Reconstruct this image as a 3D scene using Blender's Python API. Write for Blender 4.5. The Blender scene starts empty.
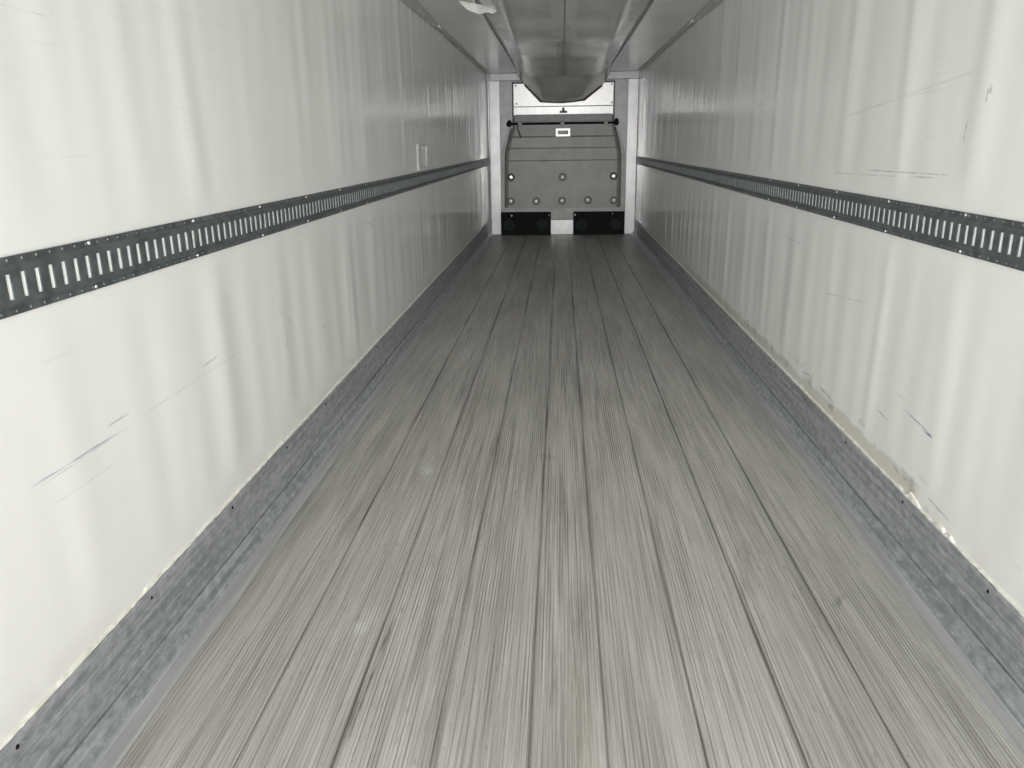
import bpy, bmesh, math, random
from math import sin, cos, pi, exp
from mathutils import Vector, Matrix
random.seed(7)
S = bpy.context.scene
C = S.collection

# ------------------------------------------------------------------ camera
CX, H = -0.0273, 1.5088
YAW, PITCH, ROLL, F = -0.06237, -0.29337, -0.0129, 795.8
W = 1.245          # half width of the inside
ZC = 2.615         # ceiling height
D = 13.97          # far bulkhead frame
Y0 = -1.9          # rear door opening
fwd = Vector((sin(YAW)*cos(PITCH), cos(YAW)*cos(PITCH), sin(PITCH)))
rt = Vector((cos(YAW), -sin(YAW), 0)); up = rt.cross(fwd)
r2 = rt*cos(ROLL) + up*sin(ROLL); u2 = up*cos(ROLL) - rt*sin(ROLL)
cd = bpy.data.cameras.new('camera'); cam = bpy.data.objects.new('camera', cd); C.objects.link(cam)
cam.matrix_world = Matrix(((r2.x, u2.x, -fwd.x, CX), (r2.y, u2.y, -fwd.y, 0), (r2.z, u2.z, -fwd.z, H), (0, 0, 0, 1)))
cd.sensor_fit = 'HORIZONTAL'; cd.sensor_width = 36; cd.lens = F/1024*36; cd.clip_start = .02
S.camera = cam

# ------------------------------------------------------------------ daylight coming in by the open rear doors
S.view_settings.view_transform = 'Standard'; S.view_settings.look = 'None'
S.view_settings.gamma = 1; S.view_settings.use_curve_mapping = False
S.view_settings.exposure = 0.0
wd = bpy.data.worlds.new('world'); S.world = wd; wd.use_nodes = True
nt = wd.node_tree; nt.nodes.clear()
def N(nt, t, **k):
    n = nt.nodes.new(t)
    for a, b in k.items():
        if a.startswith('i_'): n.inputs[int(a[2:])].default_value = b
        else: setattr(n, a, b)
    return n
SKY, GROUND, GLOW, GLOWPOW = 1.8, 2.2, 42.0, 14.0
tc = N(nt, 'ShaderNodeTexCoord'); sp = N(nt, 'ShaderNodeSeparateXYZ'); nt.links.new(tc.outputs['Generated'], sp.inputs[0])
mr = N(nt, 'ShaderNodeMapRange'); nt.links.new(sp.outputs[2], mr.inputs[0])
for i, v in ((1, -.06), (2, .06), (3, GROUND), (4, SKY)): mr.inputs[i].default_value = v
dt = N(nt, 'ShaderNodeVectorMath', operation='DOT_PRODUCT'); nt.links.new(tc.outputs['Generated'], dt.inputs[0])
gd = Vector((0, -1, .03)).normalized(); dt.inputs[1].default_value = gd
mx = N(nt, 'ShaderNodeMath', operation='MAXIMUM', i_1=0.0); nt.links.new(dt.outputs['Value'], mx.inputs[0])
pw = N(nt, 'ShaderNodeMath', operation='POWER', i_1=GLOWPOW); nt.links.new(mx.outputs[0], pw.inputs[0])
ma = N(nt, 'ShaderNodeMath', operation='MULTIPLY_ADD', i_1=GLOW); nt.links.new(pw.outputs[0], ma.inputs[0]); nt.links.new(mr.outputs[0], ma.inputs[2])
bg = N(nt, 'ShaderNodeBackground'); bg.inputs[0].default_value = (1, .995, .975, 1); nt.links.new(ma.outputs[0], bg.inputs[1])
wo = N(nt, 'ShaderNodeOutputWorld'); nt.links.new(bg.outputs[0], wo.inputs[0])
ld = bpy.data.lights.new('doorway_portal', 'AREA'); ld.shape = 'RECTANGLE'; ld.size = 2*W; ld.size_y = ZC
ld.cycles.is_portal = True
lo = bpy.data.objects.new('doorway_portal', ld); C.objects.link(lo)
lo.location = (0, Y0, ZC/2); lo.rotation_euler = (pi/2, 0, 0)      # -Z looks along +Y

# ------------------------------------------------------------------ helpers
def link(name, bm, m, parent=None, base=None, smooth=False):
    """one mesh object; the mesh is given in world coordinates, base is where its origin goes"""
    if parent is not None: base = Vector(parent['_b'])
    base = Vector(base) if base is not None else Vector((0, 0, 0))
    bmesh.ops.translate(bm, verts=bm.verts, vec=-base)
    me = bpy.data.meshes.new(name); bm.to_mesh(me); bm.free()
    if not isinstance(m, (list, tuple)): m = [m]
    for x in m: me.materials.append(x)
    if smooth:
        for p in me.polygons: p.use_smooth = True
    o = bpy.data.objects.new(name, me); C.objects.link(o)
    if parent is not None:
        o.parent = parent; o['_b'] = tuple(base)
    else:
        o.location = base; o['_b'] = tuple(base)
    return o
def tag(o, label, cat, group=None, kind=None):
    o['label'] = label; o['category'] = cat
    if group: o['group'] = group
    if kind: o['kind'] = kind
    return o
def empty(name, loc, label, cat, group=None):
    o = bpy.data.objects.new(name, None); C.objects.link(o); o.location = loc; o['_b'] = tuple(loc)
    o.empty_display_size = .05
    return tag(o, label, cat, group)
def copy_tree(o, loc):
    c = o.copy(); C.objects.link(c); c.location = loc
    for ch in list(o.children):
        d = ch.copy(); C.objects.link(d); d.parent = c
    return c
def box(bm, x0, x1, y0, y1, z0, z1, bev=0, mi=0):
    g = bmesh.ops.create_cube(bm, size=1)
    vs = g['verts']
    for v in vs:
        v.co = Vector(((x0+x1)/2 + v.co.x*(x1-x0), (y0+y1)/2 + v.co.y*(y1-y0), (z0+z1)/2 + v.co.z*(z1-z0)))
    fs = set(f for v in vs for f in v.link_faces)
    for f in fs: f.material_index = mi
    if bev:
        es = set(e for v in vs for e in v.link_edges)
        r = bmesh.ops.bevel(bm, geom=list(es), offset=bev, segments=2, affect='EDGES', profile=.5)
        for f in r['faces']: f.material_index = mi
    return bm
def bx(*a, **k): return box(bmesh.new(), *a, **k)
def lathe(bm, prof, c, axis, seg=20, mi=0):
    """profile of (radius, height) turned about an axis through c"""
    a = Vector(axis).normalized(); u = a.orthogonal().normalized(); v = a.cross(u); c = Vector(c)
    rings = []
    for r, h in prof:
        if r < 1e-6: rings.append([bm.verts.new(c + a*h)])
        else: rings.append([bm.verts.new(c + a*h + u*r*cos(2*pi*i/seg) + v*r*sin(2*pi*i/seg)) for i in range(seg)])
    for A, B in zip(rings, rings[1:]):
        for i in range(seg):
            j = (i+1) % seg
            if len(A) == 1 and len(B) == 1: continue
            if len(A) == 1: f = bm.faces.new((A[0], B[i], B[j]))
            elif len(B) == 1: f = bm.faces.new((A[i], A[j], B[0]))
            else: f = bm.faces.new((A[i], A[j], B[j], B[i]))
            f.material_index = mi
    return bm
def tube(bm, pts, r, seg=10):
    pts = [Vector(p) for p in pts]; rings = []
    for i, p in enumerate(pts):
        t = (pts[min(i+1, len(pts)-1)] - pts[max(i-1, 0)]).normalized()
        u = t.cross(Vector((0, 0, 1)) if abs(t.z) < .9 else Vector((1, 0, 0))).normalized(); v = t.cross(u)
        rings.append([bm.verts.new(p + u*r*cos(2*pi*k/seg) + v*r*sin(2*pi*k/seg)) for k in range(seg)])
    for A, B in zip(rings, rings[1:]):
        for k in range(seg): bm.faces.new((A[k], A[(k+1) % seg], B[(k+1) % seg], B[k]))
    bm.faces.new(rings[0][::-1]); bm.faces.new(rings[-1])
    return bm
def prism(bm, poly, y0, y1, bev=0):
    """outline of (x, z) made solid between y0 and y1"""
    A = [bm.verts.new((x, y0, z)) for x, z in poly]; B = [bm.verts.new((x, y1, z)) for x, z in poly]
    n = len(poly)
    bm.faces.new(A); bm.faces.new(B[::-1])
    for i in range(n): bm.faces.new((A[i], B[i], B[(i+1) % n], A[(i+1) % n]))
    bmesh.ops.recalc_face_normals(bm, faces=bm.faces[:])
    if bev: bmesh.ops.bevel(bm, geom=bm.edges[:], offset=bev, segments=2, affect='EDGES', profile=.5)
    return bm
def at(x, z, y):      # a point measured on the far frame's plane, moved to the plane it really lies in
    return (CX + (x-CX)*y/D, H + (z-H)*y/D)

# ------------------------------------------------------------------ materials
def mat(name, col, rough=.5, metal=0, spec=.5):
    m = bpy.data.materials.new(name); m.use_nodes = True
    b = m.node_tree.nodes['Principled BSDF']
    b.inputs['Base Color'].default_value = (*col, 1); b.inputs['Roughness'].default_value = rough
    b.inputs['Metallic'].default_value = metal; b.inputs['Specular IOR Level'].default_value = spec
    return m, m.node_tree, b
class G:                              # small node-graph writer
    def __init__(s, nt):
        s.nt = nt; s.tc = nt.nodes.new('ShaderNodeTexCoord'); s.P = s.tc.outputs['Object']
        sp = nt.nodes.new('ShaderNodeSeparateXYZ'); nt.links.new(s.P, sp.inputs[0]); s.x, s.y, s.z = sp.outputs
    def _in(s, sock, v):
        if hasattr(v, 'is_linked') or isinstance(v, bpy.types.NodeSocket): s.nt.links.new(v, sock)
        else: sock.default_value = v
    def m(s, op, a, b=0., c=0.):
        n = s.nt.nodes.new('ShaderNodeMath'); n.operation = op
        for i, v in enumerate((a, b, c)): s._in(n.inputs[i], v)
        return n.outputs[0]
    def noise(s, scale, sx=1, sy=1, sz=1, off=(0, 0, 0), detail=3, rough=.5):
        mp = s.nt.nodes.new('ShaderNodeMapping'); mp.inputs['Scale'].default_value = (sx, sy, sz); mp.inputs['Location'].default_value = off
        s.nt.links.new(s.P, mp.inputs[0])
        n = s.nt.nodes.new('ShaderNodeTexNoise'); n.inputs['Scale'].default_value = scale
        n.inputs['Detail'].default_value = detail; n.inputs['Roughness'].default_value = rough
        s.nt.links.new(mp.outputs[0], n.inputs['Vector']); return n.outputs['Fac']
    def ramp(s, v, a, b, lo=0., hi=1., smooth=True):
        n = s.nt.nodes.new('ShaderNodeMapRange'); s._in(n.inputs[0], v)
        if smooth: n.interpolation_type = 'SMOOTHSTEP'
        for i, q in ((1, a), (2, b), (3, lo), (4, hi)): n.inputs[i].default_value = q
        return n.outputs[0]
    def mix(s, f, a, b):
        n = s.nt.nodes.new('ShaderNodeMix'); n.data_type = 'RGBA'
        s._in(n.inputs[0], f)
        for i, v in ((6, a), (7, b)):
            if isinstance(v, tuple): n.inputs[i].default_value = (*v, 1) if len(v) == 3 else v
            else: s.nt.links.new(v, n.inputs[i])
        return n.outputs[2]
    def seg(s, u, v, p, q, w, soft=1.0):
        """1 on the line from p to q in the (u, v) plane, 0 beyond the half width w"""
        dx, dy = q[0]-p[0], q[1]-p[1]; L = math.hypot(dx, dy); tx, ty = dx/L, dy/L
        du = s.m('SUBTRACT', u, p[0]); dv = s.m('SUBTRACT', v, p[1])
        along = s.m('ADD', s.m('MULTIPLY', du, tx), s.m('MULTIPLY', dv, ty))
        ac = s.m('ABSOLUTE', s.m('ADD', s.m('MULTIPLY', du, -ty), s.m('MULTIPLY', dv, tx)))
        a = s.ramp(ac, w*(1-soft*.8), w, 1, 0)
        e = min(.25*L, .12)
        b = s.m('MULTIPLY', s.ramp(along, 0, e), s.ramp(along, L-e, L, 1, 0))
        return s.m('MULTIPLY', a, b)
    def bump(s, b, h, strength, dist=.002):
        n = s.nt.nodes.new('ShaderNodeBump'); n.inputs['Strength'].default_value = strength; n.inputs['Distance'].default_value = dist
        s.nt.links.new(h, n.inputs['Height']); s.nt.links.new(n.outputs[0], b.inputs['Normal'])

def wall_mat(name, marks, stain=None):
    m, nt, b = mat(name, (.8, .8, .78), .2, 0, .4)
    g = G(nt)
    col = g.mix(g.ramp(g.noise(.7, detail=1), .3, .75, 0, .3), (.85, .852, .835), (.79, .793, .775))
    # long faint scuffs running down the trailer
    sc = g.ramp(g.noise(1, 1, 1.6, 60, detail=5, rough=.65), .60, .78, 0, .28)
    sc = g.m('MULTIPLY', sc, g.ramp(g.noise(1.3, off=(3, 0, 1)), .42, .62))
    col = g.mix(sc, col, (.50, .51, .53))
    f2 = g.ramp(g.noise(1, 1, 3.2, 130, off=(0, 4, 2), detail=4), .68, .78, 0, .5)
    f2 = g.m('MULTIPLY', f2, g.ramp(g.noise(2.3, off=(9, 0, 5)), .5, .62))
    col = g.mix(f2, col, (.42, .42, .42))
    brk = g.ramp(g.noise(14, 1, 1, 6, off=(1, 2, 3), detail=4), .38, .56)
    for p, q, w, c, k in marks:
        a = g.m('MULTIPLY', g.m('MULTIPLY', g.seg(g.y, g.z, p, q, w), k), g.m('ADD', g.m('MULTIPLY', brk, .75), .25))
        col = g.mix(a, col, c)
    if stain:
        y0, y1, zt = stain
        edge = g.m('ADD', g.z, g.ramp(g.noise(5, detail=4), 0, 1, -.04, .04, False))
        a = g.m('MULTIPLY', g.ramp(edge, zt-.012, zt+.006, .55, 0), g.m('MULTIPLY', g.ramp(g.y, y0, y0+.12), g.ramp(g.y, y1-1.2, y1, 1, 0)))
        col = g.mix(a, col, (.50, .49, .40))
        d2 = g.m('MULTIPLY', g.ramp(g.noise(9, 1, 1, 2.2, off=(4, 4, 0), detail=5), .56, .66, 0, .6),
                 g.m('MULTIPLY', g.ramp(g.z, .30, .42, 1, 0), g.m('MULTIPLY', g.ramp(g.y, 2.4, 2.8), g.ramp(g.y, 5.5, 7.0, 1, 0))))
        col = g.mix(d2, col, (.30, .29, .27))
    # grime close to the kick plate
    col = g.mix(g.m('MULTIPLY', g.ramp(g.z, .26, .36, .22, 0), g.ramp(g.noise(4, detail=4), .4, .6)), col, (.55, .54, .48))
    nt.links.new(col, b.inputs['Base Color'])
    nt.links.new(g.ramp(g.noise(1.6, 1, 1, 1.0, detail=1), .3, .7, .15, .20), b.inputs['Roughness'])
    g.bump(b, g.noise(5, 1, 1.6, .4, detail=2), .10, .004)
    return m
BLUE, DARK = (.22, .32, .46), (.20, .20, .20)
M_WL = wall_mat('white_liner_left', [
    ((1.60, .762), (2.02, .757), .004, BLUE, .75), ((1.63, .75), (2.10, .755), .002, DARK, .45), ((1.95, .79), (2.08, .792), .004, DARK, .5),
    ((1.60, .69), (2.0, .68), .0025, DARK, .25), ((2.1, .76), (2.9, .765), .0025, DARK, .25),
    ((2.55, .79), (2.68, .80), .006, DARK, .35), ((3.9, .62), (4.05, .62), .012, DARK, .2),
    ((3.3, .85), (3.55, .70), .02, DARK, .12), ((3.38, .80), (3.40, .62), .012, DARK, .18), ((5.0, 1.06), (5.2, 1.0), .015, DARK, .2)])
M_WR = wall_mat('white_liner_right', [
    ((2.60, .535), (2.93, .552), .005, BLUE, .85), ((2.62, .53), (2.72, .534), .007, (.10, .17, .32), .9),
    ((2.86, .585), (2.96, .59), .004, DARK, .4), ((2.98, .46), (3.12, .47), .005, DARK, .5),
    ((2.60, 1.655), (2.605, 1.60), .006, DARK, .7), ((2.585, 1.66), (2.59, 1.63), .01, DARK, .5), ((2.705, 1.575), (2.712, 1.49), .004, DARK, .8),
    ((2.75, 1.392), (3.55, 1.385), .003, DARK, .6), ((3.15, 1.372), (3.95, 1.36), .0025, DARK, .4), ((2.85, 1.38), (3.1, 1.375), .004, DARK, .5),
    ((2.64, 1.71), (3.9, 1.60), .007, DARK, .13), ((2.7, 1.68), (3.6, 1.63), .004, DARK, .12),
    ((3.78, 1.86), (3.80, 1.62), .004, DARK, .35), ((5.3, 1.72), (5.6, 1.72), .004, DARK, .35), ((5.1, 1.77), (5.4, 1.765), .004, DARK, .3),
    ((4.3, .98), (4.7, .99), .006, DARK, .25), ((3.3, .86), (3.9, .80), .004, DARK, .3), ((2.3, .6), (3.3, .74), .003, DARK, .10),
    ((3.55, .335), (3.85, .35), .012, DARK, .5), ((3.95, .36), (4.1, .345), .01, DARK, .45), ((4.8, .29), (5.3, .31), .01, DARK, .4),
    ((2.42, .31), (2.62, .32), .006, DARK, .5)], stain=(2.62, 8.5, .325))
def plain_liner(name, c):
    m, nt, b = mat(name, c, .2)
    g = G(nt)
    nt.links.new(g.mix(g.ramp(g.noise(1.2, detail=4), .3, .7), c, tuple(v*.88 for v in c)), b.inputs['Base Color'])
    g.bump(b, g.noise(4, 1, 1.2, 1, detail=3), .15, .004); return m
M_CEIL = plain_liner('ceiling_liner', (.70, .71, .69))

# floor: worn ribbed aluminium
M_FLOOR, nt, b = mat('ribbed_aluminium', (.4, .4, .38), .42, .12)
g = G(nt)
SEAMS = [-.85, -.60, -.35, -.10, .10, .35, .60, .85]
fine = g.noise(1, 230, 2.2, 1, detail=3, rough=.6)
mid = g.noise(1, 38, .9, 1, off=(3, 1, 0), detail=4, rough=.6)
blot = g.noise(1, 3.0, .7, 1, off=(0, 2, 0), detail=4, rough=.6)
v = g.m('ADD', g.m('ADD', g.m('MULTIPLY', fine, .50), g.m('MULTIPLY', mid, .30)), g.m('MULTIPLY', blot, .28))
col = g.mix(g.ramp(v, .34, .72), (.23, .224, .208), (.57, .56, .53))
for sx in SEAMS:
    col = g.mix(g.m('MULTIPLY', g.ramp(g.m('ABSOLUTE', g.m('SUBTRACT', g.x, sx)), .004, .016, .4, 0), g.ramp(mid, .3, .6, .2, 1)), col, (.12, .115, .105))
dash = g.m('MULTIPLY', g.ramp(g.noise(1, 150, 16, 1, off=(5, 0, 0), detail=2), .60, .74), g.ramp(g.noise(1, 2.2, .8, 1, off=(1, 5, 0)), .42, .62, .1, .8))
col = g.mix(g.m('MULTIPLY', dash, .9), col, (.13, .12, .105))
spots = g.ramp(g.noise(1, 34, 17, 1, off=(8, 0, 0), detail=2), .77, .82, 0, .7)
col = g.mix(spots, col, (.10, .10, .09))
brk = g.ramp(g.noise(1, 150, 8, 1, off=(2, 2, 0), detail=3), .35, .6)
for p, q, w, c, k in (((-.588, 1.66), (-.572, 2.32), .014, (.09, .085, .08), .9), ((-.60, 1.5), (-.60, 2.05), .010, (.10, .095, .09), .7),
                      ((-.45, 1.9), (-.44, 2.5), .04, (.14, .135, .12), .35), ((-.36, 1.5), (-.33, 2.6), .03, (.14, .135, .12), .35),
                      ((.04, 1.4), (.03, 2.5), .05, (.22, .19, .15), .55), ((-.03, 1.4), (-.03, 2.2), .05, (.20, .17, .14), .45),
                      ((-.5, 2.6), (-.5, 2.75), .06, (.2, .2, .19), .25), ((.62, 2.4), (.70, 2.9), .05, (.16, .15, .14), .5),
                      ((.9, 2.4), (.96, 2.5), .02, (.07, .07, .07), .6), ((-.12, 3.7), (-.05, 3.75), .08, (.12, .12, .11), .4)):
    col = g.mix(g.m('MULTIPLY', g.m('MULTIPLY', g.seg(g.x, g.y, p, q, w), k), g.m('ADD', g.m('MULTIPLY', brk, .8), .2)), col, c)
for (px, py, r, k) in ((-.664, 3.53, .045, .8), (-.674, 2.224, .035, .75), (-.655, 2.29, .05, .35), (-.69, 3.62, .07, .25), (.10, 2.9, .012, .8)):
    dx = g.m('SUBTRACT', g.x, px); dy = g.m('MULTIPLY', g.m('SUBTRACT', g.y, py), .6)
    rr = g.m('ADD', g.m('SQRT', g.m('ADD', g.m('MULTIPLY', dx, dx), g.m('MULTIPLY', dy, dy))), g.ramp(g.noise(40, detail=3), 0, 1, -r*.7, r*.7, False))
    col = g.mix(g.ramp(rr, r*.2, r, k, 0), col, (.62, .63, .62))
nt.links.new(col, b.inputs['Base Color'])
nt.links.new(g.ramp(mid, .3, .7, .29, .42), b.inputs['Roughness'])
# groove dirt, with colour darkened in place of shading between the ribs
M_GROOVE, nt, b = mat('dirt_and_shade_groove', (.2, .2, .18), .7)
g = G(nt)
gv = g.m('ADD', g.m('MULTIPLY', g.noise(1, 60, 1.1, 1, off=(7, 0, 0), detail=3), .6), g.m('MULTIPLY', g.noise(1, 9, .6, 1, off=(1, 3, 0), detail=3), .4))
nt.links.new(g.mix(g.ramp(gv, .38, .60), (.20, .195, .18), (.48, .47, .44)), b.inputs['Base Color'])

M_KICK, nt, b = mat('galvanised_kick_plate', (.3, .32, .34), .40, .45)
g = G(nt)
t = g.m('ADD', g.m('MULTIPLY', g.noise(38, 1, .5, 1, detail=4, rough=.65), .55), g.m('MULTIPLY', g.noise(1, 30, 1.1, 60, detail=4), .45))
col = g.mix(g.ramp(t, .36, .66), (.28, .295, .315), (.54, .56, .585))
col = g.mix(g.ramp(g.noise(60, 1, .5, 1, off=(1, 0, 0), detail=2), .66, .74, 0, .5), col, (.68, .70, .72))
nt.links.new(col, b.inputs['Base Color']); g.bump(b, g.noise(30, 1, .4, 1, detail=4), .35, .002)

M_SMOOTH, nt, b = mat('smooth_aluminium', (.33, .34, .36), .38, .2)
g = G(nt)
nt.links.new(g.mix(g.ramp(g.noise(1, 40, 1.4, 40, detail=4), .35, .65), (.38, .388, .39), (.48, .488, .49)), b.inputs['Base Color'])

def speckle(name, a, c, rough, metal, sc=30):
    m, nt, b = mat(name, a, rough, metal); g = G(nt)
    nt.links.new(g.mix(g.ramp(g.noise(sc, detail=4), .35, .65), a, c), b.inputs['Base Color']); return m
M_TRACK = speckle('zinc_grey_steel', (.08, .094, .096), (.13, .148, .15), .42, .35, 22)
M_SLOT = speckle('white_slot_lining', (.86, .87, .85), (.92, .93, .91), .35, 0)
M_SLOTD = speckle('slot_inner_steel', (.12, .135, .135), (.16, .175, .175), .6, .2)  # paler grey steel on the back and inner sides of the slots
M_RIVET = speckle('bright_rivet', (.55, .56, .55), (.75, .76, .75), .3, .6, 80)
M_DOT = speckle('dull_dimple', (.20, .215, .21), (.30, .31, .30), .45, .3, 80)
M_POST = speckle('bright_white_post', (.74, .735, .745), (.83, .825, .835), .19, 0, 5)
M_LAV = speckle('grey_lavender_liner', (.30, .30, .335), (.36, .36, .39), .4, 0, 6)
M_HEAD = speckle('pale_header', (.46, .46, .49), (.54, .54, .57), .4, 0, 6)
M_WHITE = speckle('white_unit_panel', (.88, .86, .84), (.93, .915, .90), .24, 0, 14)
M_BULK = speckle('grey_bulkhead_plastic', (.15, .152, .145), (.185, .187, .18), .45, 0, 3)
M_BULKL = speckle('pale_grey_plastic', (.25, .255, .245), (.30, .305, .295), .5, 0, 6)
M_BANDG = speckle('green_grey_lip', (.15, .17, .165), (.19, .21, .20), .5, 0, 6)
M_BLACK = speckle('black_rubber', (.004, .005, .006), (.008, .009, .010), .8, 0, 12)
M_BLACK.node_tree.nodes['Principled BSDF'].inputs['Specular IOR Level'].default_value = .12
M_RING = speckle('dark_grey_rubber', (.010, .013, .016), (.015, .018, .022), .8, 0, 12)
M_RING.node_tree.nodes['Principled BSDF'].inputs['Specular IOR Level'].default_value = .2
M_SEAL = speckle('dark_seal', (.05, .045, .045), (.08, .07, .07), .6, 0)
M_CAULK = speckle('yellowed_sealant', (.70, .69, .60), (.82, .81, .74), .6, 0, 25)
M_TAPE = speckle('white_tape', (.82, .84, .80), (.92, .93, .90), .5, 0, 20)
M_TRIM = speckle('grey_corner_trim', (.46, .465, .465), (.54, .545, .545), .35, .1, 8)
M_CHUTE, nt, b = mat('grey_vinyl_fabric', (.20, .20, .19), .16)
g = G(nt)
nt.links.new(g.mix(g.ramp(g.noise(2.5, 1, .6, 1, detail=4), .3, .7), (.42, .413, .395), (.34, .336, .32)), b.inputs['Base Color'])
g.bump(b, g.m('ADD', g.noise(1, 2.5, 9, 1, detail=4), g.m('MULTIPLY', g.noise(1, 1, 26, 1, detail=2), .15)), .16, .012)
M_CHUTED = speckle('dark_binding', (.035, .033, .03), (.06, .056, .05), .5, 0)

# ------------------------------------------------------------------ the box of the trailer
YE = 14.12
def ripple(y, z, sd):
    """bulges of the liner over the ribs behind it (0.61 m apart), in metres"""
    d = 0
    ph = 2.72 if sd < 0 else 2.60
    k = round((y-ph)/.61)
    for kk in (k-1, k, k+1):
        rnd = random.Random(kk*31 + (5 if sd < 0 else 11))
        a = rnd.uniform(.002, .0045); w = rnd.uniform(.045, .08); sh = rnd.uniform(-.03, .03); wob = rnd.uniform(0, 6)
        if (sd, kk) == (-1, 0): a, w, sh = .006, .085, 0
        if (sd, kk) == (-1, -1): a = .001
        c = ph + kk*.61 + sh + .022*sin(z*3.1+wob)
        d += a*exp(-((y-c)/w)**2)*(.75 + .25*sin(z*2.3+wob))
    d += .0011*sin(y*3.3 + .7*sin(z*1.7+sd)) * sin(z*2.1+1) + .0011*sin(y*8.7+z*1.3+sd*2) + (.0006*sin(y*21+z*2.1) + .0004*sin(y*33.7+1.3*sin(y*2.7)+sd)*(.7+.3*sin(z*4)))*(1 + 1.3*max(0, min(1, (y-7)/4)))
    if sd < 0:      # knocked and patched area low on the left wall
        d += .003*exp(-((y-3.55)/.12)**2-((z-.72)/.16)**2)*sin(y*40)*cos(z*30)
        d += .003*exp(-((y-4.45)/.05)**2-((z-.65)/.3)**2)
    # held flat where the cargo track and the kick plate press on the liner
    ft = max(0, min(1, (abs(z-1.2205)-.072)/.13)); fb = max(0, min(1, (z-.275)/.18))
    return d*(3*ft*ft-2*ft**3)*(3*fb*fb-2*fb**3)
def wall(name, sd, m, label):
    bm = bmesh.new(); ys = [Y0 + i*.022 for i in range(int((YE-Y0)/.022)+1)] + [YE]; zs = sorted([0, .15, .275, .32, .37, .42, 1.10, 1.148, 1.2205, 1.293, 1.34, ZC] + [.5 + i*.1 for i in range(6)] + [1.4 + i*.1 for i in range(12)]); nz = len(zs)-1
    rows = []
    for y in ys:
        rows.append([bm.verts.new((sd*(W - ripple(y, z, sd)), y, z)) for z in zs])
    for A, B in zip(rows, rows[1:]):
        for i in range(nz):
            q = (A[i], B[i], B[i+1], A[i+1])
            f = bm.faces.new(q if sd < 0 else q[::-1]); f.smooth = True
    # thickness behind the liner
    x0, x1 = sd*(W+.004), sd*(W+.06)
    box(bm, min(x0, x1), max(x0, x1), Y0, YE, 0, ZC)
    o = link(name, bm, m); tag(o, label, 'wall', kind='structure'); return o
wall('wall_left', -1, M_WL, 'white rippled liner wall on the left with a faint blue scratch')
wall('wall_right', 1, M_WR, 'white rippled liner wall on the right with yellowish stain above kick plate')

bm = bmesh.new(); nx, ny = 24, 260; rows = []
for j in range(ny+1):
    y = Y0 + (YE-Y0)*j/ny
    rows.append([bm.verts.new((-W + 2*W*i/nx, y, ZC - .0018*sin(y*2.9+i*.4)*sin(y*5.1) - .001*sin(i*.9))) for i in range(nx+1)])
for A, B in zip(rows, rows[1:]):
    for i in range(nx):
        f = bm.faces.new((A[i], A[i+1], B[i+1], B[i])); f.smooth = True
box(bm, -W-.06, W+.06, Y0, YE, ZC+.006, ZC+.07)
tag(link('ceiling', bm, M_CEIL), 'glossy grey-white liner ceiling above the air chute', 'ceiling', kind='structure')

# floor with its ribs and the open joints between the extrusions
bm = bmesh.new()
FX = 1.157
prof = [(-FX, 0.0)]
edges = [-FX] + SEAMS + [FX]
for a, c in zip(edges, edges[1:]):
    g0, g1 = a + (.0038 if a != -FX else 0), c - (.0038 if c != FX else 0)
    n = max(1, round((g1-g0)/.0108)); st = (g1-g0)/n
    for k in range(n):
        u = g0 + k*st
        prof += [(u+.0010, 0), (u+st*.56, 0), (u+st*.56+.0010, -.0018), (u+st-.0004, -.0018)]
    prof += [(g1, -.001), (g1+.0005, -.009), (c+.0033, -.009), (c+.0038, 0)] if c != FX else [(FX, 0)]
ys = [Y0, 0, 2, 4, 7, 10, YE]; rows = [[bm.verts.new((x, y, z)) for x, z in prof] for y in ys]
for A, B in zip(rows, rows[1:]):
    for i in range(len(prof)-1):
        f = bm.faces.new((A[i], A[i+1], B[i+1], B[i]))
        if prof[i][1] < -.0005 and prof[i+1][1] < -.0005: f.material_index = 1
box(bm, -W-.06, W+.06, Y0, YE, -.09, -.012)
tag(link('floor', bm, [M_FLOOR, M_GROOVE]), 'worn grey ribbed aluminium floor with lengthwise joints', 'floor', kind='structure')

# kick plates: upright plate, rounded lower rail and smooth flange onto the floor
def kick(name, sd, label, holes):
    plate = [(.0, .254), (.008, .257), (.011, .25), (.011, .205), (.0125, .2), (.011, .195), (.011, .15), (.0125, .145), (.011, .14), (.011, .105), (.0125, .1), (.0115, .095), (.012, .074), (.004, .071)]
    rail = [(.004, .068), (.014, .066), (.019, .052), (.022, .04), (.027, .037), (.031, .024), (.036, .020), (.040, .008)]
    flat = [(.040, .008), (.044, .005), (.088, .004), (.092, -.004)]
    def strip(pr, seed, wav):
        bm = bmesh.new(); rows = []
        n = 260
        for j in range(n+1):
            y = Y0 + (YE-.05-Y0)*j/n
            rows.append([bm.verts.new((sd*(W-.001 - d - wav*.0012*sin(y*7.3+seed+i*.8)*sin(y*2.1)), y, z + (wav*.002*sin(y*4.1+seed)*sin(y*9.7) if i < 3 else 0))) for i, (d, z) in enumerate(pr)])
        for A, B in zip(rows, rows[1:]):
            for i in range(len(pr)-1):
                q = (A[i], A[i+1], B[i+1], B[i]); bm.faces.new(q if sd > 0 else q[::-1])
        return bm
    o = link(name, strip(plate, 1, 1), M_KICK); tag(o, label, 'kick plate', kind='structure')
    link('lower_rail', strip(rail, 2, .3), M_KICK, o)
    link('floor_flange', strip(flat, 3, .1), M_SMOOTH, o)
    for y, z in holes:
        h = lathe(bmesh.new(), [(0, .0022), (.004, .0022), (.0052, .001), (.006, 0), (.0062, -.003)], (sd*(W-.0125), y, z), (-sd, 0, 0), 12)
        link('screw', h, M_BLACK, o, smooth=True)
    return o
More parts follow.
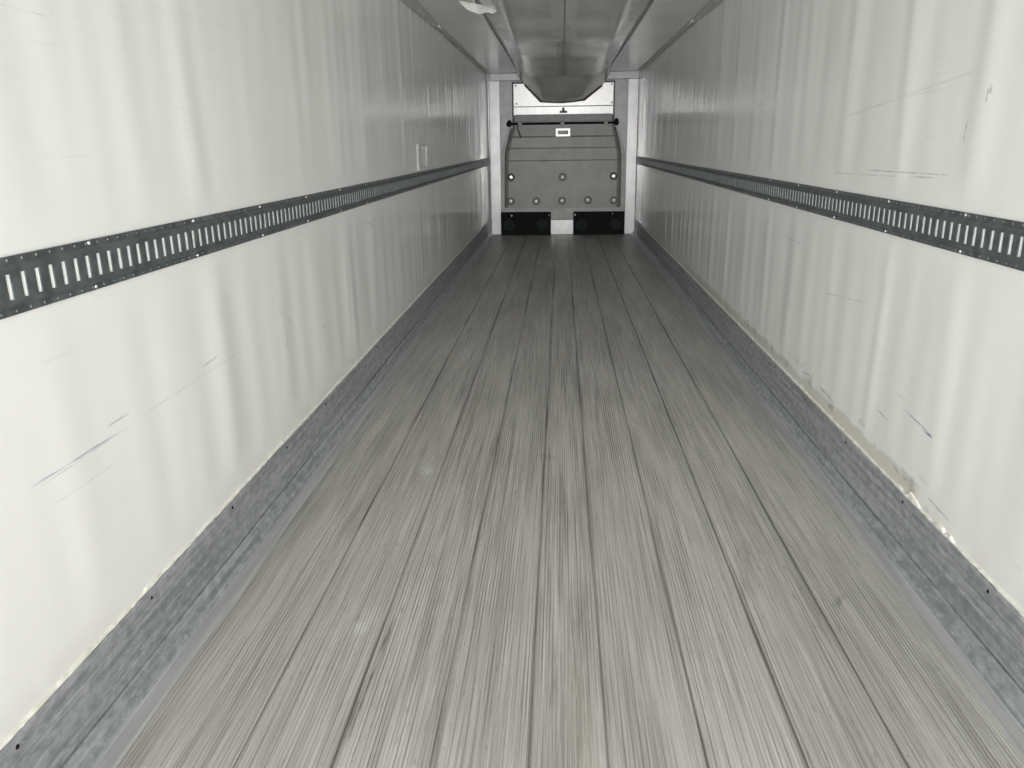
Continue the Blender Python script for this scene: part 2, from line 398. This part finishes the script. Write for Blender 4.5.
hl = [(1.40 + .61*k, .232) for k in range(-5, 18)]
kick('baseboard_left', -1, 'grey galvanised kick plate along the foot of the left wall', hl)
kick('baseboard_right', 1, 'bluish grey galvanised kick plate along the foot of the right wall', [(1.53 + .61*k, .232) for k in range(-5, 17)])

# sealant line on top of the kick plate
def caulk(sd, label, broken):
    bm = bmesh.new(); rnd = random.Random(3 if sd < 0 else 9); rows = []
    y = Y0; h = .258
    lows = .006
    while y < YE-.16:
        y += rnd.uniform(.012, .035)
        lows += rnd.uniform(-.0022, .0022); lows = min(.007, max(-.002, lows))
        top = .2615 + lows*.6 + rnd.uniform(0, .002); bot = .2575 - rnd.uniform(0, .0015)
        for (yb, wd_, ht) in broken:
            if abs(y-yb) < wd_: top += ht*rnd.uniform(.2, 1); bot -= ht*rnd.uniform(0, .35)
        th = rnd.uniform(.006, .009)
        rows.append([bm.verts.new(p) for p in ((sd*(W+.001), y, top), (sd*(W-th*.7), y, top-.0015), (sd*(W-th), y, (top+bot)/2), (sd*(W-th), y, bot), (sd*(W+.001), y, bot-.001))])
    for A, B in zip(rows, rows[1:]):
        for i in range(5):
            q = (A[i], A[(i+1) % 5], B[(i+1) % 5], B[i]); bm.faces.new(q if sd > 0 else q[::-1])
    bm.faces.new(rows[0]); bm.faces.new(rows[-1][::-1])
    o = link('sealant_bead', bm, M_CAULK, base=(sd*W, 2.0, .257)); tag(o, label, 'sealant'); return o
caulk(-1, 'ragged yellowed sealant line where left wall meets its kick plate', [(2.05, .05, .006), (2.45, .06, .004), (3.2, .05, .006), (4.5, .06, .006)])
caulk(1, 'ragged yellowed sealant line with broken white bits at foot of right wall', [(2.46, .06, .014), (2.70, .04, .024), (2.82, .03, .01), (4.1, .1, .003)])

# corner strips between walls and ceiling
for n, sd, lab in ((1, -1, 'narrow grey corner strip between left wall and ceiling'), (2, 1, 'narrow grey corner strip between right wall and ceiling')):
    bm = bmesh.new()
    pr = [(0, .052), (.006, .050), (.016, .018), (.022, .010), (.05, .004), (.052, 0)]
    ys = [Y0 + i*.25 for i in range(65)]; ys = [y for y in ys if y < D-.02] + [D-.02]
    tp = lambda y: 1 - .6*max(0, min(1, (y-6.8)/2.4))
    rows = [[bm.verts.new((sd*(W-.004-d*tp(y)), y, ZC-.003-z*tp(y) + .001*sin(y*5+i))) for i, (d, z) in enumerate(pr)] for y in ys]
    for A, B in zip(rows, rows[1:]):
        for i in range(len(pr)-1):
            q = (A[i], B[i], B[i+1], A[i+1]); bm.faces.new(q if sd < 0 else q[::-1])
    o = link('trim_%d' % n, bm, M_TRIM); tag(o, lab, 'corner strip', kind='structure')
    pts = [(sd*(W-.030+.002*sin(y*5)), y, ZC-.010) for y in [8.3 + .2*i for i in range(28)]]
    link('sealant_bead', tube(bmesh.new(), pts, .006, 6), M_CAULK, o, smooth=True)

# ------------------------------------------------------------------ far end frame
bm = bx(-W, W, YE, YE+.06, 0, ZC)
for sd in (-1, 1):      # recessed side panels beside the white opening
    x0, x1 = sorted((sd*.835, sd*1.09)); box(bm, x0, x1, 14.02, YE, 0, 2.50)
tag(link('wall_front', bm, M_LAV), 'grey lavender end wall behind the bulkhead', 'wall', kind='structure')
tag(link('trim_3', bx(-1.215, -1.045, D, D+.13, .0, 2.50, bev=.006), M_POST), 'bright white upright post left of the bulkhead', 'post', kind='structure')
tag(link('trim_4', bx(1.072, 1.24, D, D+.13, .0, 2.50, bev=.006), M_POST), 'bright white upright post right of the bulkhead', 'post', kind='structure')
tag(link('trim_5', bx(-1.2, 1.24, D-.012, D+.13, 2.503, ZC-.002, bev=.004), M_HEAD), 'pale header beam across the far end above the white panel', 'header', kind='structure')

# refrigeration unit cover, white, in the opening
u = empty('refrigeration_unit_panel', (0, 14.0, 1.95), 'white two-part unit cover behind the mouth of the air chute', 'panel')
def lean(bm, z0, k):      # the covers lean out a little at the top
    for v in bm.verts: v.co.y -= (v.co.z-z0)*k
    return bm
link('upper_panel', lean(bx(-.815, .835, 13.99, 14.015, 2.096, 2.45, bev=.004), 2.09, .047), M_WHITE, u)
link('lower_panel', lean(bx(-.815, .835, 13.985, 14.015, 1.80, 2.086, bev=.004), 1.80, .04), M_WHITE, u)
bm = bmesh.new()
box(bm, -.838, -.818, 13.975, 14.02, 1.78, 2.47); box(bm, .838, .856, 13.975, 14.02, 1.78, 2.47); box(bm, -.838, .856, 13.975, 14.02, 2.452, 2.474)
link('door_seal', bm, M_SEAL, u)
bm = bx(-.05, .075, 13.955, 13.98, 1.985, 2.02, bev=.004); box(bm, -.008, .032, 13.94, 13.978, 2.015, 2.068, bev=.004)
link('latch', bm, M_SEAL, u)
for x, z in ((-.765, 2.14), (.808, 2.14), (-.775, 2.42), (.80, 2.42)):
    link('screw', lathe(bmesh.new(), [(0, .008), (.009, .007), (.013, .002), (.013, 0)], (x, 13.99-(z-2.09)*.047, z), (0, -1, 0), 12), M_SEAL, u, smooth=True)

# bulkhead
YB = 13.86
bk = empty('bulkhead', (0, YB, .0), 'grey moulded plastic bulkhead with tapered top across the far end', 'bulkhead')
def P(x, z): return at(x, z, YB)
bm = bmesh.new()
# front surface as a loft: (half width left, right, z, set-back)
rowsd = [(-.976, .982, .445, .0), (-.975, .981, .60, 0), (-.97, .98, 1.0, 0), (-.963, .976, 1.22, 0), (-.962, .976, 1.235, .012), (-.955, .97, 1.345, .012), (-.935, .955, 1.42, .012), (-.93, .95, 1.435, .0),
         (-.89, .912, 1.60, .0), (-.88, .905, 1.625, .014), (-.86, .885, 1.68, .016), (-.84, .868, 1.765, .02), (-.835, .862, 1.86, .02), (-.832, .86, 1.955, .022)]
cols = [0, .012, .03] + [i/12 for i in range(1, 12)] + [.97, .988, 1]
rows = []
for a, c, z, sb in rowsd:
    r = []
    for t in cols:
        x, zz = P(a+(c-a)*t, z); e = min(t, 1-t)
        r.append(bm.verts.new((x, YB + sb + (.03 if e == 0 else .012 if e < .02 else 0), zz)))
    rows.append(r)
for A, B in zip(rows, rows[1:]):
    for i in range(len(cols)-1): bm.faces.new((A[i], A[i+1], B[i+1], B[i]))
bnd = [e for e in bm.edges if e.is_boundary]
r = bmesh.ops.extrude_edge_only(bm, edges=bnd)
for v in r['geom']:
    if isinstance(v, bmesh.types.BMVert): v.co.y = YB + .075
bmesh.ops.recalc_face_normals(bm, faces=bm.faces[:])
link('moulded_panel', bm, M_BULK, bk)
# side flanges left and right of the moulded panel
for sd, xs in ((-1, [(-1.05, .445), (-.99, .445), (-.977, 1.33), (-.86, 1.765), (-.875, 1.79), (-1.035, 1.38)]), (1, [(1.07, .445), (.998, .445), (.99, 1.32), (.885, 1.755), (.90, 1.78), (1.055, 1.36)])):
    bm = prism(bmesh.new(), [P(*q) for q in xs][::1], YB+.045, YB+.07)
    link('side_flange', bm, M_BULKL, bk)
    pts = [(sd*.984 + .004, .46), (sd*.978+.006, 1.0), (sd*.972+.006, 1.335), (sd*.955+.008, 1.43), (sd*.90+.01, 1.64), (sd*.868+.01, 1.75)]
    link('edge_groove', tube(bmesh.new(), [(P(x, z)[0], YB+.042, P(x, z)[1]) for x, z in pts], .009), M_SEAL, bk, smooth=True)
# lower skirt: pale strip, then white
bm = bx(-1.045, 1.062, YB+.03, YB+.08, P(0, .24)[1], P(0, .447)[1], bev=.004)
link('lower_skirt', bm, M_BULKL, bk)
link('base_plate', bx(-.30, .31, YB+.025, YB+.08, .004, P(0, .236)[1], bev=.003), M_POST, bk)
# top lip
a0, zt = P(-.80, 1.965); a1, zb = P(.815, 1.855)
link('top_lip', bx(a0, a1, YB-.01, YB+.02, zb, zt, bev=.006), M_BANDG, bk)
# bolts
def bolt(x, z, bright):
    x, z = P(x, z)
    c = link('bolt_washer', lathe(bmesh.new(), [(.066, 0), (.066, .004), (.056, .012), (.036, .006), (.0, .006)], (x, YB, z), (0, -1, 0), 20), M_SEAL if bright else M_BANDD, bk, smooth=True)
    h = link('bolt_head', lathe(bmesh.new(), [(.034, .004), (.032, .012), (.022, .019), (0, .021)], (x, YB, z), (0, -1, 0), 12), M_RIVET if bright else M_DOTL, c, smooth=False)
M_BANDD = speckle('dark_grey_washer', (.085, .087, .085), (.11, .112, .108), .5, 0)
M_DOTL = speckle('grey_bolt', (.36, .36, .35), (.5, .5, .49), .4, .2)
for x, z, bb in ((-.872, .96, 1), (.005, .955, 0), (.868, .962, 1), (-.877, .562, 0), (-.442, .558, 0), (-.001, .563, 0), (.439, .567, 0), (.877, .563, 0)):
    bolt(x, z, bb)
# black bar with its brackets and end knobs
for x0, x1 in ((-.86, -.745), (-.67, -.035), (.03, .685), (.745, .87)):
    (xa, z), (xb, _) = P(x0, 1.822), P(x1, 1.822)
    link('bar', tube(bmesh.new(), [(xa, YB-.028, z), (xb, YB-.028, z)], .019, 14), M_BLACK, bk, smooth=True)
for x in (-.706, 0.0, .716):
    xa, z = P(x, 1.822)
    bm = bx(xa-.032, xa+.032, YB-.055, YB+.02, z-.03, z+.03, bev=.006); link('bar_bracket', bm, M_BULK, bk)
for x, r, dz in ((-.893, .044, 1.82), (.889, .042, 1.825)):
    xa, z = P(x, dz)
    bm = lathe(bmesh.new(), [(0, .05), (r*.6, .05), (r, .036), (r, .0), (r*.85, -.012), (0, -.012)], (xa, YB-.028, z), (0, -1, 0), 18)
    box(bm, xa-.02, xa+.03, YB-.03, YB+.06, z-.045, z+.06, bev=.006)
    link('end_knob', bm, M_BLACK, bk, smooth=False)
pts = [(-.752, 1.80), (-.748, 1.74), (-.72, 1.67), (-.70, 1.60)]
link('pull_strap', tube(bmesh.new(), [(P(x, z)[0], YB-.012, P(x, z)[1]) for x, z in pts], .009, 8), M_BLACK, bk, smooth=True)
# rating label: white frame, dark field with light lines of unreadable print
x0, z1 = P(-.112, 1.742); x1, z0 = P(.128, 1.612)
lb = link('label_plate', bx(x0, x1, YB-.004, YB+.03, z0, z1, bev=.002), M_WHITE, bk)
fld = link('label_print', bx(x0+.036, x1-.036, YB-.006, YB+.01, z0+.036, z1-.034), M_SEAL, lb)
bm = bmesh.new()
for k in range(3):
    zz = z0 + .05 + k*.017; xx = x0+.045
    rnd = random.Random(k)
    while xx < x1-.06:
        w_ = rnd.uniform(.01, .03); box(bm, xx, min(xx+w_, x1-.045), YB-.0068, YB, zz, zz+.006); xx += w_+.007
link('print_line', bm, M_DOTL, lb)

# black pallet stops at the foot of the bulkhead
def stop(x0, x1, rings, screws, label):
    (a, zt), (b_, zb) = at(x0, .374, 13.82), at(x1, .014, 13.82)
    o = empty('pallet_stop', ((a+b_)/2, 13.82, .0), label, 'bumper', 'black pallet stops under the bulkhead')
    bm = bx(a, b_, 13.82, 13.885, .005, zt, bev=.008)
    link('bumper_block', bm, M_BLACK, o)
    for x, z, r in rings:
        x, z = at(x, z, 13.82)
        link('ring_boss', lathe(bmesh.new(), [(.1, .0), (.1, .012), (.09, .02), (.052, .02), (.04, .012), (.038, .001), (0, .001)], (x, 13.82, z), (0, -1, 0), 28), M_RING, o, smooth=False)
    for x, z, r in screws:
        x, z = at(x, z, 13.82)
        link('screw', lathe(bmesh.new(), [(r, 0), (r*.9, .006), (r*.5, .01), (0, .011)], (x, 13.82, z), (0, -1, 0), 12), M_RIVET if r > .012 else M_DOTL, o, smooth=True)
stop(-1.056, -.192, [(-.915, .15, 1), (-.342, .158, 1)], [(-.868, .317, .017), (-.221, .322, .011)], 'black rubber pallet stop left of the white base plate')
stop(.193, 1.070, [(.333, .157, 1), (.915, .161, 1)], [(.222, .325, .016), (.863, .34, .011)], 'black rubber pallet stop right of the white base plate')

# ------------------------------------------------------------------ air chute under the ceiling
ch = empty('air_chute', (0, 12.8, ZC), 'grey vinyl air chute sagging under the ceiling with drooping mouth', 'air duct')
mouth = [(-.757, 2.608), (-.735, 2.56), (-.63, 2.44), (-.50, 2.31), (-.355, 2.166), (-.18, 2.152), (0, 2.146), (.18, 2.16), (.34, 2.18), (.50, 2.30), (.645, 2.41), (.745, 2.55), (.775, 2.608)]
mouth = [at(x, z, 13.78) for x, z in mouth]; mouth[0] = (mouth[0][0], ZC-.006); mouth[-1] = (mouth[-1][0], ZC-.006)
ts = [i/24 for i in range(25)]
def lerp_poly(pl, t):
    u = t*(len(pl)-1); i = min(int(u), len(pl)-2); f = u-i
    return pl[i][0]*(1-f)+pl[i+1][0]*f, pl[i][1]*(1-f)+pl[i+1][1]*f
def sect(y, t):
    hw = .722; x = -hw + 2*hw*t; a = abs(x)
    puff = .060*(1-(a/hw)**2) if a < hw else 0
    edge = .035*exp(-((a-.50)/.10)**2)
    seam = -.016*exp(-(x/.05)**2)
    wav = .009*sin(y*1.9+.6) + .003*sin(y*4.3)
    z = ZC - .008 - (puff*(1+.15*sin(y*2.3)) + edge + seam)*(1) - wav*(1-(a/hw)**2)
    # deepens a little just before the fold
    k = max(0, min(1, (y-11.2)/1.6)); z -= k*k*.095*(1-(a/hw)**2)
    return x, z
bm = bmesh.new(); rows = []
ys = [1.0 + i*.08 for i in range(int(11.85/.08)+1)]
for y in ys: rows.append([bm.verts.new((sect(y, t)[0], y, sect(y, t)[1])) for t in ts])
yf = ys[-1]
for j in range(1, 15):
    f = j/14; y = yf + (13.78-yf)*f
    s = f**1.0
    r = []
    for t in ts:
        xa, za = sect(yf, t); xb, zb = lerp_poly(mouth, t)
        k = s*(1-.0*f); bul = .03*sin(pi*f)*(1-abs(2*t-1))
        r.append(bm.verts.new((xa*(1-k)+xb*k, y, za*(1-k)+zb*k - bul)))
    rows.append(r)
for A, B in zip(rows, rows[1:]):
    for i in range(24): bm.faces.new((A[i], A[i+1], B[i+1], B[i]))
o = link('fabric_duct', bm, M_CHUTE, ch, smooth=True)
sm = o.modifiers.new('thickness', 'SOLIDIFY'); sm.thickness = .003; sm.offset = 1
bm = tube(bmesh.new(), [(sect(y, .5)[0], y, sect(y, .5)[1]-.003) for y in ys], .004, 6); link('centre_seam', bm, M_BULK, ch, smooth=True)
for sd in (0, 1):
    bm = bmesh.new(); pts = [(sect(y, sd)[0]*1.008, y, ZC-.012) for y in ys]
    tube(bm, pts, .010, 8); link('edge_piping', bm, M_POST, ch, smooth=True)
for q in ((2, 3, 4), (8, 9, 10)):
    link('mouth_binding', tube(bmesh.new(), [(mouth[i][0], 13.79, mouth[i][1]-.006) for i in q], .014, 8), M_CHUTED, ch, smooth=True)
link('mouth_hem', tube(bmesh.new(), [(mouth[i][0], 13.79, mouth[i][1]) for i in (4, 5, 6, 7, 8)], .008, 8), M_CHUTED, ch, smooth=True)

# torn white tape on the chute's left edge
bm = bmesh.new(); rnd = random.Random(4)
rows = []
for i in range(13):
    f = i/12; x = -.84 + .27*f; top = ZC - .012 - .02*f
    dep = (.015 + .04*sin(pi*min(1, f*1.5))**1 + .045*f)*(1-max(0, f-.86)/.2) + rnd.uniform(-.006, .006)
    yy = 6.90 + .25*f
    rows.append([bm.verts.new((x + .02*k*f, yy + .03*k + .012*sin(f*9+k*2), top - dep*k)) for k in (0, .35, .7, 1)])
for A, B in zip(rows, rows[1:]):
    for k in range(3): bm.faces.new((A[k], A[k+1], B[k+1], B[k]))
bmesh.ops.solidify(bm, geom=bm.faces[:], thickness=.003)
tag(link('tape_flap', bm, M_TAPE, base=(-.72, 7.0, ZC-.02)), 'torn white tape flap hanging from left edge of the air chute', 'tape')

# tape left on the left wall above the track
bm = bmesh.new(); rnd = random.Random(8)
def strip2(pts, w):
    L, R_ = [], []
    for i, (y, z) in enumerate(pts):
        y2, z2 = pts[min(i+1, len(pts)-1)]; y1, z1 = pts[max(i-1, 0)]
        d = math.hypot(y2-y1, z2-z1); ny_, nz_ = -(z2-z1)/d, (y2-y1)/d; ww = w*rnd.uniform(.6, 1.2)
        x = -W + ripple(y, z, -1) + .004
        L.append(bm.verts.new((x + ww*.9, y+ny_*ww, z+nz_*ww))); R_.append(bm.verts.new((x, y-ny_*ww, z-nz_*ww)))
    for i in range(len(L)-1): bm.faces.new((L[i], L[i+1], R_[i+1], R_[i]))
def lin(p, q, n=9): return [(p[0]+(q[0]-p[0])*i/n + rnd.uniform(-.004, .004), p[1]+(q[1]-p[1])*i/n) for i in range(n+1)]
strip2(lin((6.93, 1.515), (6.93, 1.30)), .019); strip2(lin((7.40, 1.50), (7.38, 1.325)), .014)
strip2(lin((6.95, 1.505), (7.38, 1.50)), .005); strip2(lin((7.12, 1.325), (7.38, 1.32)), .005); strip2(lin((7.18, 1.50), (7.22, 1.47), 4), .012)
bmesh.ops.solidify(bm, geom=bm.faces[:], thickness=.002)
tag(link('tape_outline', bm, M_TAPE, base=(-W, 7.15, 1.31)), 'peeling white tape residue in a rectangle above the left cargo track', 'tape')

# ------------------------------------------------------------------ slotted cargo tracks
ZT = 1.2205
def section(sd, n, label, group, first=.06):
    """n slots 50.8 mm apart; local y from 0; flanges, raised face, slot walls in one mesh; linings and rivets as parts"""
    L = n*.0508 - .002; X = lambda d: sd*(W - .0028 - d)
    o = empty('cargo_track', (sd*W, 0, ZT), label, 'cargo track', group)
    bm = bmesh.new(); lin_ = bmesh.new()
    def q(bmx, pts, mi=0, want=None):
        f = bmx.faces.new([bmx.verts.new(p) for p in pts]); f.material_index = mi
        f.normal_update()
        if want is not None and f.normal.dot(Vector(want)) < 0: f.normal_flip()
        return f
    inn = (-sd, 0, 0)
    pr = [(-.002, .0642), (.0025, .0642), (.0028, .0475), (.0125, .0405)]
    for s in (1, -1):
        for (d0, z0), (d1, z1) in zip(pr, pr[1:]):
            q(bm, [(X(d0), 0, ZT+s*z0), (X(d1), 0, ZT+s*z1), (X(d1), L, ZT+s*z1), (X(d0), L, ZT+s*z0)], 0, (-sd, 0, s))
        q(bm, [(X(.0125), 0, ZT+s*.0405), (X(.0125), L, ZT+s*.0405), (X(.0125), L, ZT+s*.0285), (X(.0125), 0, ZT+s*.0285)], 0, inn)
    for y, w in ((0, (0, -1, 0)), (L, (0, 1, 0))):
        q(bm, [(X(d), y, ZT+z) for d, z in pr] + [(X(d), y, ZT-z) for d, z in pr[::-1]], 0, w)
    h = .0285; prev = 0
    for k in range(n):
        c = (k+.5)*.0508; a, b_ = c-.0095, c+.0095; m_ = a+.013
        q(bm, [(X(.0125), prev, ZT-h), (X(.0125), a, ZT-h), (X(.0125), a, ZT+h), (X(.0125), prev, ZT+h)], 0, inn); prev = b_
        m_ = b_-.008; db, df = .0065, .0090     # back of the slot, and where the lining meets its far side
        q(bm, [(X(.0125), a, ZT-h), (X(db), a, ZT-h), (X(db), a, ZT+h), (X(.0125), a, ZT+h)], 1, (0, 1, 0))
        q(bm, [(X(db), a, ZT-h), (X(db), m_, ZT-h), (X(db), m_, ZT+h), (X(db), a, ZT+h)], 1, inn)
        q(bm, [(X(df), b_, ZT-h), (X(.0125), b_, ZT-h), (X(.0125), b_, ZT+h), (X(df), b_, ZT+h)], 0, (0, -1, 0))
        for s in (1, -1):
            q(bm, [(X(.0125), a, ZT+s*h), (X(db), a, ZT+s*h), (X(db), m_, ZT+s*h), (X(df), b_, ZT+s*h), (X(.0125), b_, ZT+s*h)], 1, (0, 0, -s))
        q(lin_, [(X(db), m_, ZT-h), (X(df), b_, ZT-h), (X(df), b_, ZT+h), (X(db), m_, ZT+h)], 0, (-sd, -1, 0))
    q(bm, [(X(.0125), prev, ZT-h), (X(.0125), L, ZT-h), (X(.0125), L, ZT+h), (X(.0125), prev, ZT+h)], 0, inn)
    # small dimples along both flanges
    for k in range(n):
        y = (k+1)*.0508 - .004
        for s in (1, -1):
            lathe(bm, [(.0032, 0), (.0024, .0011), (0, .0015)], (X(.0026), y, ZT+s*.056), inn, 6, 2)
    tr = link('track_channel', bm, [M_TRACK, M_SLOTD, M_DOT], o)
    link('slot_lining', lin_, M_SLOT, o)['kind'] = 'stuff'
    y = first
    while y < L-.03:
        for s in (1, -1):
            link('rivet', lathe(bmesh.new(), [(.0052, 0), (.0047, .0020), (.003, .0032), (0, .0036)], (X(.0026), y, ZT+s*.0565), inn, 12), M_RIVET, o, smooth=True)
        y += .6096
    return o
words = ['nearest', 'second', 'third', 'fourth', 'farthest']
for sd, side, y1 in ((-1, 'left', 2.55), (1, 'right', 2.45)):
    grp = 'slotted cargo tracks on the %s wall' % side
    n0 = 87
    lab = lambda i: ('nearest grey slotted cargo track on the %s wall' % side, 'grey slotted cargo track on the %s wall, second from the camera' % side,
                     'grey slotted cargo track on the %s wall, third from the camera' % side, 'grey slotted cargo track on the %s wall, fourth from the camera' % side,
                     'farthest grey slotted cargo track on the %s wall, ending at white post' % side)[i]
    f1 = (2.61 if sd < 0 else 2.618) - y1
    o = section(sd, n0, lab(0), grp, f1 - .6096 + n0*.0508 - 6*.6096); o.location.y = y1 - n0*.0508
    o2 = section(sd, 60, lab(1), grp, f1); o2.location.y = y1
    for i in (1, 2):
        c = copy_tree(o2, (o2.location.x, y1 + i*60*.0508, o2.location.z)); c['label'] = lab(1+i)
    n4 = int((D-.01 - (y1+180*.0508))/.0508)
    o = section(sd, n4, lab(4), grp, f1); o.location.y = y1 + 180*.0508

for o in bpy.data.objects:
    if '_b' in o: del o['_b']
